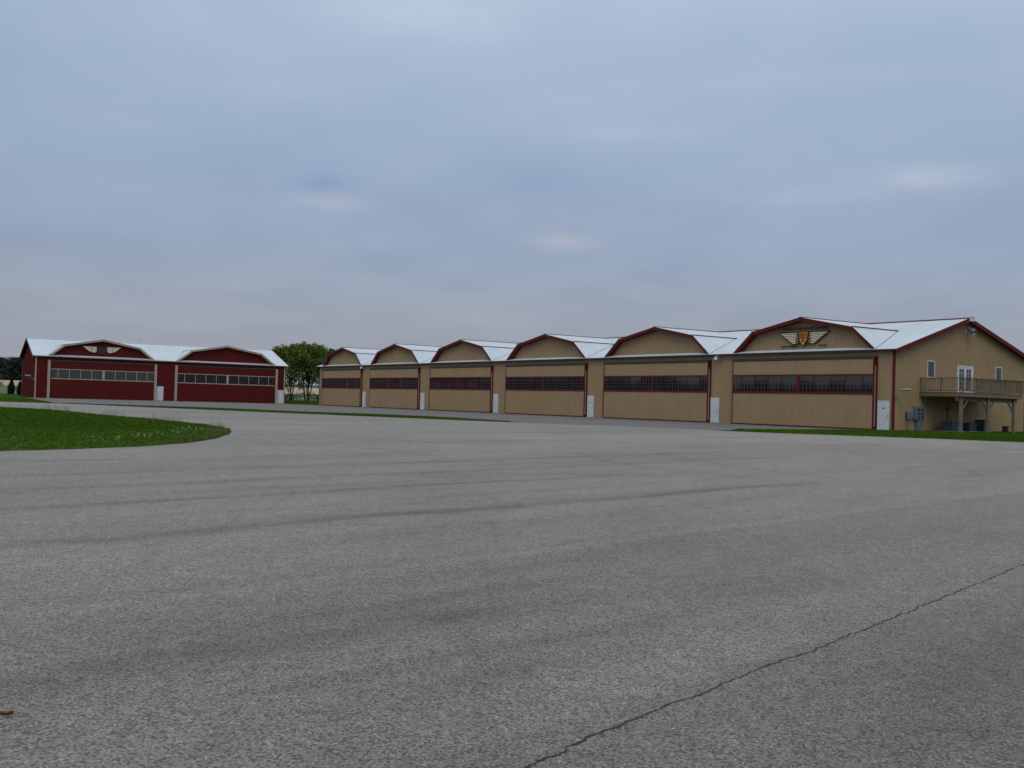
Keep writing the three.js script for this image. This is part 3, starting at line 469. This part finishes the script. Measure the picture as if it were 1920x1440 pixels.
function domeLight(label, s) {
  const o = onTan('dome_light', label, 'wall light', [-s, 5.42, .03], 'dome lights under the tan hangar eave');
  mesh('arm', tube([[.32, -.35, 0], [.34, -.1, .12], [.25, .18, .3], [.05, .3, .4], [0, .22, .4]], .022, 20), M.metal, o);
  const pr = [[.03, .24], [.06, .2], [.075, .12], [.16, .06], [.2, -.02], [.195, -.03], [.14, .04], [.05, .1]].map(p => new THREE.Vector2(...p)); const l = new THREE.LatheGeometry(pr, 22); l.translate(0, 0, .4); mesh('shade', l, M.white, o);
  mesh('bulb', new THREE.SphereGeometry(.075, 12, 8).translate(0, .0, .4), M.silver, o);
}
domeLight('white dome light on gooseneck between the two nearest hangar doors', 17.35); domeLight('white dome light on gooseneck beside the farthest tan hangar door', 86.2);
{
  const f = onTan('flood_light', 'silver flood light high on the tan hangar gable', 'flood light', [.03, 7.6, -8.5]);
  mesh('bracket', [box(0, .03, -.12, .12, -.1, .1), tube([[.02, 0, 0], [.2, -.04, 0], [.35, .02, 0]], .03)], M.metal, f);
  const sh = new THREE.CylinderGeometry(.14, .27, .42, 18, 1, true); sh.rotateZ(.9); sh.translate(.52, .04, 0); mesh('reflector', clean(sh), M.metal, f);
  const hd = new THREE.CylinderGeometry(.13, .14, .18, 14); hd.rotateZ(.9); hd.translate(.3, .2, 0); mesh('ballast_housing', clean(hd), M.boxGrey, f);
  const r = onTan('ridge_end_box', 'small white box at the tan hangar gable peak', 'vent box', [.51, 8.38, -8.4]);
  mesh('casing', box(0, .2, -.02, .28, .2, -.2), M.white, r); mesh('cover', box(-.03, .23, .28, .32, .23, -.23), M.white, r);
}
{ // emblem over the nearest bay
  const E0 = onTan('winged_emblem', 'cream winged emblem with gold BIRD shield on the nearest gambrel bay', 'emblem', [-8.45, 6.28, -.22]);
  const O = [[0, 0], [.16, .12], [.3, .17], [1.13, .19], [2.56, 1.16], [2.5, 1.2], [.56, 1.16], [.5, 1.22], [.28, 1.2], [.2, 1.14], [.1, 1.22], [0, 1.19]];
  mesh('backing', plateXY([...O, ...O.slice(1, -1).reverse().map(([x, y]) => [-x, y])].reverse(), 0, .05), M.black, E0);
  for (const s of [-1, 1]) {
    const w = part('wing', E0);
    for (let k = 0; k < 7; k++) { const t0 = k / 7, t1 = (k + .62) / 7, edge = t => [mix(1.06, 2.4, t), mix(.25, 1.13, t)], a = edge(t0), b = edge(t1), xi = .86 - .1 * (1 - t0); let P = [[xi, a[1]], [a[0], a[1]], [b[0] + (k === 6 ? .05 : 0), b[1]], [xi + .03, b[1]]].map(([x, y]) => [x * s, y]); if (s < 0) P = P.reverse(); mesh('feather', plateXY(P, .052, .075), M.cream, w); }
    for (let k = 0; k < 6; k++) for (let j = 0; j < 2; j++) { const y = mix(.34, 1.04, k / 5), x = s * (.58 + .13 * j + .02 * k), P = [[-.042, .04], [.042, .04], [.034, -.03], [0, -.05], [-.034, -.03]].map(([a, b]) => [x + a, y + b]).reverse(); mesh('small_feather', plateXY(P, .052, .078), k < 3 ? M.gold : M.cream, w); }
  }
  const sh = part('shield', E0), S = [[0, .07], [.22, .3], [.46, .62], [.5, 1.1], [.4, 1.17], [.3, 1.1], [.2, 1.17], [.1, 1.12], [0, 1.17]], full = [...S, ...S.slice(1, -1).reverse().map(([x, y]) => [-x, y])];
  mesh('plate', plateXY(full.slice().reverse(), .052, .1), M.maroon, sh);
  mesh('gold_field', plateXY(full.map(([x, y]) => [x * .9, .03 + y * .95]).reverse(), .1, .11), M.gold, sh);
  const font = await new FontLoader().loadAsync('fonts/droid/droid_sans_bold.typeface.json'), serif = await new FontLoader().loadAsync('fonts/droid/droid_serif_regular.typeface.json');
  'BIRD'.split('').forEach((ch, i) => { const t = new TextGeometry(ch, { font, size: 1, depth: .014, curveSegments: 5 }); t.computeBoundingBox(); const b = t.boundingBox, w = [.22, .075, .23, .22][i], x = [-.41, -.16, -.055, .2][i], low = [.6, .36, .33, .58][i]; t.translate(-b.min.x, -b.min.y, 0); t.scale(w / (b.max.x - b.min.x), (1.07 - low) / (b.max.y - b.min.y), 1); t.translate(x, low, .11); mesh('letter', clean(t), M.maroon, sh); });
  const line = (name, label, text, f, x0, x1, y, h, shear, mat) => { const o = onTan(name, label, 'lettering', [(x0 + x1) / 2, y, -.225]); const t = new TextGeometry(text, { font: f, size: 1, depth: .03, curveSegments: 3 }); t.computeBoundingBox(); const b = t.boundingBox; t.translate(-(b.min.x + b.max.x) / 2, 0, 0); t.scale((x1 - x0) / (b.max.x - b.min.x), h, 1); if (shear) t.applyMatrix4(new THREE.Matrix4().makeShear(0, 0, shear, 0, 0, 0)); mesh('letters', clean(t), mat, o); };
  line('wall_lettering', 'dark italic company name above the winged emblem', 'Brunner & Winkle Aircraft Corporation', serif, -10.6, -6.2, 7.6, .25, .3, std(C(.05, .036, .025), .6));
  line('wall_lettering', 'small dark town name left below the winged emblem', 'GLENDALE, BROOKLYN', font, -10.75, -9.1, 6.27, .12, 0, M.black);
  line('wall_lettering', 'small dark state name right below the winged emblem', 'NEW YORK', font, -7.0, -6.2, 6.27, .12, 0, M.black);
}
{ // emblem on the red hangar
  const E0 = onRed('winged_emblem', 'pale winged emblem with dark centre on the left red gambrel bay', 'emblem', [8.88, 6.78, -.22]);
  for (const s of [-1, 1]) {
    const w = part('wing', E0), P = [[.72, .9], [2.72, .92], [2.3, .6], [1.9, .3], [1.5, .1], [1.12, .02], [.86, .06], [.74, .25]].map(([x, y]) => [x * s, y]); mesh('wing_plate', plateXY(s > 0 ? P.slice().reverse() : P, 0, .05), M.silver, w);
    for (let k = 0; k < 5; k++) { const y = .22 + k * .14, xe = [1.75, 1.95, 2.15, 2.33, 2.48][k]; mesh('feather', box(s * 1.5, s * xe, y, y + .085, .052, .07), M.cream, w); }
    const dots = []; for (let k = 0; k < 5; k++) for (let j = 0; j < 4; j++) dots.push(box(s * (.82 + j * .16), s * (.93 + j * .16), .14 + k * .15, .23 + k * .15, .052, .068)); mesh('scale_feathers', dots, M.cream, w);
    mesh('wing_rib', box(s * 1.44, s * 1.48, .08, .9, .052, .072), M.dark, w);
  }
  mesh('centre_plate', plateXY([[-.68, .1], [.68, .1], [.7, .5], [.66, .86], [-.66, .86], [-.7, .5]], 0, .045), std(C(.045, .012, .012), .6), E0);
  mesh('lower_scroll', box(-.5, .5, -.06, .04, 0, .03), std(C(.14, .06, .025), .6), E0);
  const an = onRed('roof_antenna', 'thin antenna mast on the red hangar ridge', 'antenna', [15.9, 8.83, -8.5]); mesh('mast', cyl(0, -.05, 0, .025, .015, 1.1, 6), M.metal, an); mesh('cross_arm', [bar([-.25, .6, 0], [.25, .6, 0], .02), bar([-.16, .78, 0], [.16, .78, 0], .02)], M.metal, an);
  const a = redAt(-.5, -17.3), cab = mesh('service_cable', tube([[a[0], 6.15, a[1]], [a[0] - 9, 5.95, a[1] - 1], [a[0] - 22, 5.95, a[1] - 2.4], [a[0] - 45, 6.6, a[1] - 5]], .035, 30, 5), M.cable); tag(cab, 'pale service cable running left from the red hangar corner', 'cable');
}

// ---------------------------------------------------------------- vegetation
const leafMat = phys(C(1, 1, 1), .9, { vertexColors: true, specularIntensity: .25 }), barkMat = std(C(.06, .05, .04), .95);
function leafCloud(out, cx, cy, cz, r, n, size, base, flat = .8) {
  for (let i = 0; i < n; i++) {
    let x, y, z, d; do { x = rr(-1, 1); y = rr(-1, 1); z = rr(-1, 1); d = x * x + y * y + z * z; } while (d > 1); const X = cx + x * r, Y = cy + y * r * flat, Z = cz + z * r;
    const a = new THREE.Vector3(rr(-1, 1), rr(-1, 1), rr(-1, 1)).normalize(), b = new THREE.Vector3(rr(-1, 1), rr(-1, 1), rr(-1, 1)).cross(a).normalize(), s = size * rr(.6, 1.3), k = rr(.7, 1.3), yel = rr(-.1, .25);
    const c = [base[0] * k * (1 + yel), base[1] * k, base[2] * k], q = [[-.5, 0], [0, .38], [.5, 0], [0, -.38]].map(([u, v]) => [X + (a.x * u + b.x * v) * s, Y + (a.y * u + b.y * v) * s, Z + (a.z * u + b.z * v) * s]);
    out.pos.push(...q[0], ...q[1], ...q[2], ...q[0], ...q[2], ...q[3]); for (let t = 0; t < 6; t++) out.col.push(...c);
  }
}
const leafGeo = o => { const g = new THREE.BufferGeometry(); g.setAttribute('position', new THREE.Float32BufferAttribute(o.pos, 3)); g.setAttribute('color', new THREE.Float32BufferAttribute(o.col, 3)); g.computeVertexNormals(); return g; };
function limb(list, p, q, r0, r1) { const d = q.clone().sub(p), L = d.length(), g = new THREE.CylinderGeometry(r1, r0, L, 6, 1); g.translate(0, L / 2, 0); g.applyQuaternion(new THREE.Quaternion().setFromUnitVectors(new THREE.Vector3(0, 1, 0), d.normalize())); g.translate(p.x, p.y, p.z); list.push(clean(g)); }
function tree(label, x, z, H, spread, stems, tone, dens = 1) {
  const t = thing('field_tree', label, 'tree', [x, G(x, z), z], 0, 'trees between the two hangars'), wood = [], crown = { pos: [], col: [] };
  const grow = (p, dir, len, r, lvl) => {
    const q = p.clone().addScaledVector(dir, len); limb(wood, p, q, r, r * .68);
    if (lvl >= 1) { const n = Math.round([0, 34, 40, 46, 40][lvl] * dens), k = rr(.8, 1.25), tn = tone.map(c => c * k); leafCloud(crown, q.x, q.y, q.z, len * (lvl < 2 ? .5 : .72), n, .3, tn); leafCloud(crown, mix(p.x, q.x, .5), mix(p.y, q.y, .5), mix(p.z, q.z, .5), len * .42, Math.round(n * .4), .28, tn); }
    if (lvl >= 4) return;
    const n = lvl < 1 ? 3 : rnd() < .6 ? 3 : 2;
    for (let i = 0; i < n; i++) { const a = i / n * 6.28 + rr(-.6, .6), sp = rr(.32, .72) * (lvl < 1 ? .75 : 1), side = new THREE.Vector3(Math.cos(a), 0, Math.sin(a)); const nd = dir.clone().addScaledVector(side, sp).add(new THREE.Vector3(0, .16, 0)).normalize(); grow(q, nd, len * rr(.62, .84), r * .62, lvl + 1); }
    if (lvl >= 1 && rnd() < .5) { const a = rr(0, 6.28); leafCloud(crown, q.x + Math.cos(a) * .7, q.y - .9, q.z + Math.sin(a) * .7, .8, 34, .28, tone); }
  };
  for (const [sx, lean, az, k] of stems) grow(new THREE.Vector3(sx, -.15, rr(-.3, .3)), new THREE.Vector3(Math.sin(az) * lean, 1, Math.cos(az) * lean).normalize(), H * .22 * k, .17 * k, 0);
  for (let k = 0; k < 46; k++) { const a = rr(0, 6.28), rad = rr(.04, .32) * H, v = rr(.17, .62); leafCloud(crown, Math.cos(a) * rad, v * H * .92, Math.sin(a) * rad, rr(.6, 1.1), Math.round(46 * dens), .28, tone.map(c => c * rr(.75, 1.15))); limb(wood, new THREE.Vector3(0, v * H * .5, 0), new THREE.Vector3(Math.cos(a) * rad, v * H * .9, Math.sin(a) * rad), .045, .015); }
  const scl = spread; const cg = leafGeo(crown), tg = mergeGeometries(wood); for (const g of [cg, tg]) { g.scale(scl, 1, scl); } cg.computeBoundingBox(); const ky = H / cg.boundingBox.max.y; for (const g of [cg, tg]) g.scale(1, ky, 1);
  mesh('trunk', tg, barkMat, t); mesh('crown', cg, leafMat, t); return t;
}
tree('broad green tree with forked trunk right beside the red hangar', -43.0, -202, 11.2, .98, [[-.5, .42, -1.2, .95], [.1, .12, 1.0, 1.0], [.5, .2, 1.6, .95]], [.095, .145, .022], .8);
tree('taller middle tree of the clump between the hangars', -40.4, -206, 11.8, .95, [[-.3, .2, -1.4, 1], [.2, .16, .9, 1], [.4, .3, 1.7, .9]], [.11, .14, .02], .8);
tree('tree half hidden behind the far end of the tan hangar', -35.6, -202, 10.6, 1.0, [[0, .15, 1.2, 1], [.3, .3, -1.5, .9], [.1, .2, 2.6, .9]], [.075, .13, .026], .85);
{ // low scrub at the tree feet
  for (const [x, z, s, lab] of [[-42.2, -199.5, 1.15, 'low dark shrub at the foot of the forked tree'], [-39.8, -200.5, 1.6, 'wide low shrub below the middle tree'], [-36.6, -199, 1.1, 'small shrub nearest the tan hangar far end']]) {
    const t = thing('shrub', lab, 'shrub', [x, G(x, z), z], 0, 'shrubs under the trees'), o = { pos: [], col: [] }, w = []; for (let k = 0; k < 7; k++) { const cx = rr(-1.5, 1.5) * s, cz = rr(-.6, .6), cy = rr(.3, .9) * s; leafCloud(o, cx, cy, cz, .6 * s, 60, .24, [.042, .058, .018]); limb(w, new THREE.Vector3(cx * .5, -.1, cz * .5), new THREE.Vector3(cx, cy, cz), .035, .015); }
    mesh('stems', mergeGeometries(w), barkMat, t); mesh('foliage', leafGeo(o), leafMat, t);
  }
}
function conifer(label, x, z, h, r) {
  const t = thing('arborvitae', label, 'conifer', [x, G(x, z), z], 0, 'conifers left of the red hangar'), o = { pos: [], col: [] };
  for (let k = 0; k < 90; k++) { const v = rnd(), rad = r * (v < .35 ? .85 + .15 * v / .35 : 1 - Math.pow((v - .35) / .65, 1.6)), a = rr(0, 6.28), q = Math.sqrt(rnd()) * rad * .75; leafCloud(o, Math.cos(a) * q, .12 + v * (h - .2), Math.sin(a) * q, .22, 34, .2, [.014, .024, .012], 1.4); }
  mesh('trunk', cyl(0, -.15, 0, .07, .03, h * .8, 7), barkMat, t); mesh('crown', leafGeo(o), leafMat, t);
}
conifer('dark cone-shaped evergreen standing free at the left edge', -82.9, -173.2, 2.35, .62); conifer('dark evergreen half hidden by the red hangar end wall', -80.2, -170.6, 2.1, .55);
{ // young tree at the frame edge
  const x = -86.5, z = -176, t = thing('sapling', 'pale leafy sapling at the far left edge', 'tree', [x, G(x, z), z]), o = { pos: [], col: [] }, w = [];
  limb(w, new THREE.Vector3(0, -.1, 0), new THREE.Vector3(0, 1.3, 0), .04, .025);
  for (let k = 0; k < 12; k++) { const a = rr(0, 6.28), e = new THREE.Vector3(Math.cos(a) * rr(.3, 1.1), rr(1.2, 2.9), Math.sin(a) * rr(.3, 1)); limb(w, new THREE.Vector3(0, rr(.7, 1.3), 0), e, .02, .008); leafCloud(o, e.x, e.y, e.z, .42, 26, .17, [.075, .095, .045]); }
  mesh('trunk', mergeGeometries(w), barkMat, t); mesh('crown', leafGeo(o), leafMat, t);
}
{ // far wood along the field edge
  const o = { pos: [], col: [] };
  for (let k = 0; k < 640; k++) { const az = k < 260 ? mix(.40, .54, k / 260) : mix(.54, 2.05, (k - 260) / 380) + rr(-.004, .004), row = k % 3, R = 552 + row * 13 + rr(-5, 5), x = -R * Math.sin(az), z = -R * Math.cos(az), y = G(x, z), h = rr(8.2, 11.2) + row * .5 + (k > 300 ? 1.8 : 0), near = k < 260;
    const tk = rr(.75, 1.25), tone = [.026 * tk, .044 * tk, .032 * tk], n = near ? 26 : 24; for (let q = 0; q < n; q++) { const v = q < 5 ? q * .05 : Math.pow(rnd(), .8), wd = 3.4 * (1 - Math.pow(v, 3) * .7); leafCloud(o, x + rr(-wd, wd), y + .6 + v * (h - 1.4), z + rr(-wd, wd), near ? 1.2 : 2.2, near ? 16 : 14, near ? 1.0 : 2.0, tone); } }  // bluish, lightened tone: slight distance haze mixed into the leaf colour
  const w = mesh('distant_wood', leafGeo(o), leafMat); w.userData = { label: 'dark distant wood along the far field edge at left', category: 'wood', kind: 'stuff' };
}
{ // dandelion clocks near the island's edge
  const stem = new THREE.CylinderGeometry(.004, .005, 1, 5).translate(0, .5, 0), headParts = []; for (let i = 0; i < 70; i++) { const d = new THREE.Vector3(rr(-1, 1), rr(-1, 1), rr(-1, 1)).normalize(), s = new THREE.TetrahedronGeometry(.011).translate(d.x * .03, d.y * .03, d.z * .03); headParts.push(clean(s)); } headParts.push(clean(new THREE.IcosahedronGeometry(.022, 1)));
  const head = mergeGeometries(headParts), stemMat = std(C(.11, .13, .05), .8), headMat = std(C(.36, .36, .28), .95), yMat = std(C(.55, .40, .04), .9);
  const spots = []; const tip = (x, z) => spots.push([x, z]);
  for (let i = 0; i < 50; i++) { const t = Math.pow(rnd(), .8); tip(mix(-11.0, -10.6, t) - rr(0, 1.3), mix(-40, -29.5, t) + rr(-.8, .8)); }
  for (let i = 0; i < 16; i++) { const t = rnd(); tip(mix(-11.4, -17.5, t) - rr(0, .5), mix(-28.3, -23.2, t) - rr(.3, 4)); }
  for (let i = 0; i < 12; i++) tip(rr(-30, -18), rr(-62, -42));
  for (const [x, z] of spots) { if (!inside(islandPoly, x, z)) continue; const y = rnd() < .12, h = rr(.06, .16), o = thing('dandelion', y ? 'yellow dandelion in the grass island inside the taxiway' : 'white dandelion seed head in the grass island inside the taxiway', 'flower', [x, G(x, z) + .03, z], rr(0, 6.28), y ? 'yellow dandelions on the grass island' : 'white dandelion clocks on the grass island'); const s = mesh('stem', stem, stemMat, o); s.scale.y = h; const hd = mesh('flower_head', head, y ? yMat : headMat, o); hd.position.y = h; if (y) hd.scale.set(.9, .45, .9); else hd.scale.setScalar(rr(.35, .8)); }
  // dry seed stalks along the island's far edge
  const sg = mergeGeometries([clean(new THREE.CylinderGeometry(.002, .004, 1, 4).translate(0, .5, 0)), clean(new THREE.SphereGeometry(.012, 5, 4).scale(1, 3.2, 1).translate(0, .98, 0))]), P = [];
  for (let i = 1; i < islandEdge.length; i++) { const [ax, az] = islandEdge[i - 1], [bx, bz] = islandEdge[i]; if (az > -30 || ax < -36) continue; const n = Math.round(Math.hypot(bx - ax, bz - az) * 14); for (let k = 0; k < n; k++) { const t = rnd(); if (noise2(mix(az, bz, t) * .7, 3, 8) < .35) continue; P.push([mix(ax, bx, t) - rr(.02, .5), mix(az, bz, t) + rr(-.1, .3)]); } }
  const im = new THREE.InstancedMesh(sg, std(C(.14, .11, .055), .9), P.length), m = new THREE.Matrix4(); P.forEach(([x, z], i) => { const h = rr(.1, .36); m.compose(new THREE.Vector3(x, G(x, z) + .02, z), new THREE.Quaternion().setFromEuler(new THREE.Euler(rr(-.2, .2), 0, rr(-.2, .2))), new THREE.Vector3(1, h, 1)); im.setMatrixAt(i, m); }); im.name = 'seed_stalks'; im.userData = { label: 'thin dry seed stalks fringing the grass island', category: 'weeds', kind: 'stuff' }; im.castShadow = true; scene.add(im);
}
{ // loose chips of stone on the asphalt, and a dead leaf
  const g = new THREE.IcosahedronGeometry(1, 0).scale(1, .6, .8), P = []; for (let i = 0; i < 700; i++) { const z = -4.2 - 14 * Math.pow(rnd(), 1.6), x = rr(-.52, .52) * -z; P.push([x, z]); }
  const im = new THREE.InstancedMesh(g, std(C(1, 1, 1), .9), P.length), m = new THREE.Matrix4(), c = new THREE.Color(); P.forEach(([x, z], i) => { const s = rr(.002, .0065) * (rnd() < .06 ? 1.9 : 1), k = rnd() < .4 ? rr(.35, .6) : rr(.1, .3); m.compose(new THREE.Vector3(x, G(x, z) + .012 + s * .4, z), new THREE.Quaternion().setFromEuler(new THREE.Euler(rr(0, .4), rr(0, 6.28), rr(0, .4))), new THREE.Vector3(s * 1.4, s, s)); im.setMatrixAt(i, m); c.setRGB(k, k * .97, k * .92); im.setColorAt(i, c); }); im.name = 'loose_chippings'; im.userData = { label: 'loose stone chippings strewn over the asphalt', category: 'gravel', kind: 'stuff' }; im.castShadow = true; scene.add(im);
  const x = -2.41, z = -5.11, l = thing('dead_leaf', 'curled brown leaf lying on the asphalt at bottom left', 'leaf', [x, G(x, z) + .014, z], .4), pos = [];
  const W = t => .019 * Math.sin(Math.PI * Math.pow(t, .8)), p = (t, s) => [(t - .5) * .062, .006 + .016 * s * s + .012 * Math.abs(t - .5), s * W(t)]; for (let i = 0; i < 10; i++) for (const [a, b] of [[-1, 0], [0, 1]]) { const t0 = i / 10, t1 = (i + 1) / 10; pos.push(...p(t0, a), ...p(t0, b), ...p(t1, b), ...p(t0, a), ...p(t1, b), ...p(t1, a)); } mesh('blade', fromTris(pos), std(C(.14, .065, .025), .8), l); mesh('stalk', tube([[-.055, .008, 0], [-.075, .01, .004], [-.095, .006, .012]], .0015, 6, 4), std(C(.12, .06, .03), .8), l);
}
renderer.render(scene, camera);
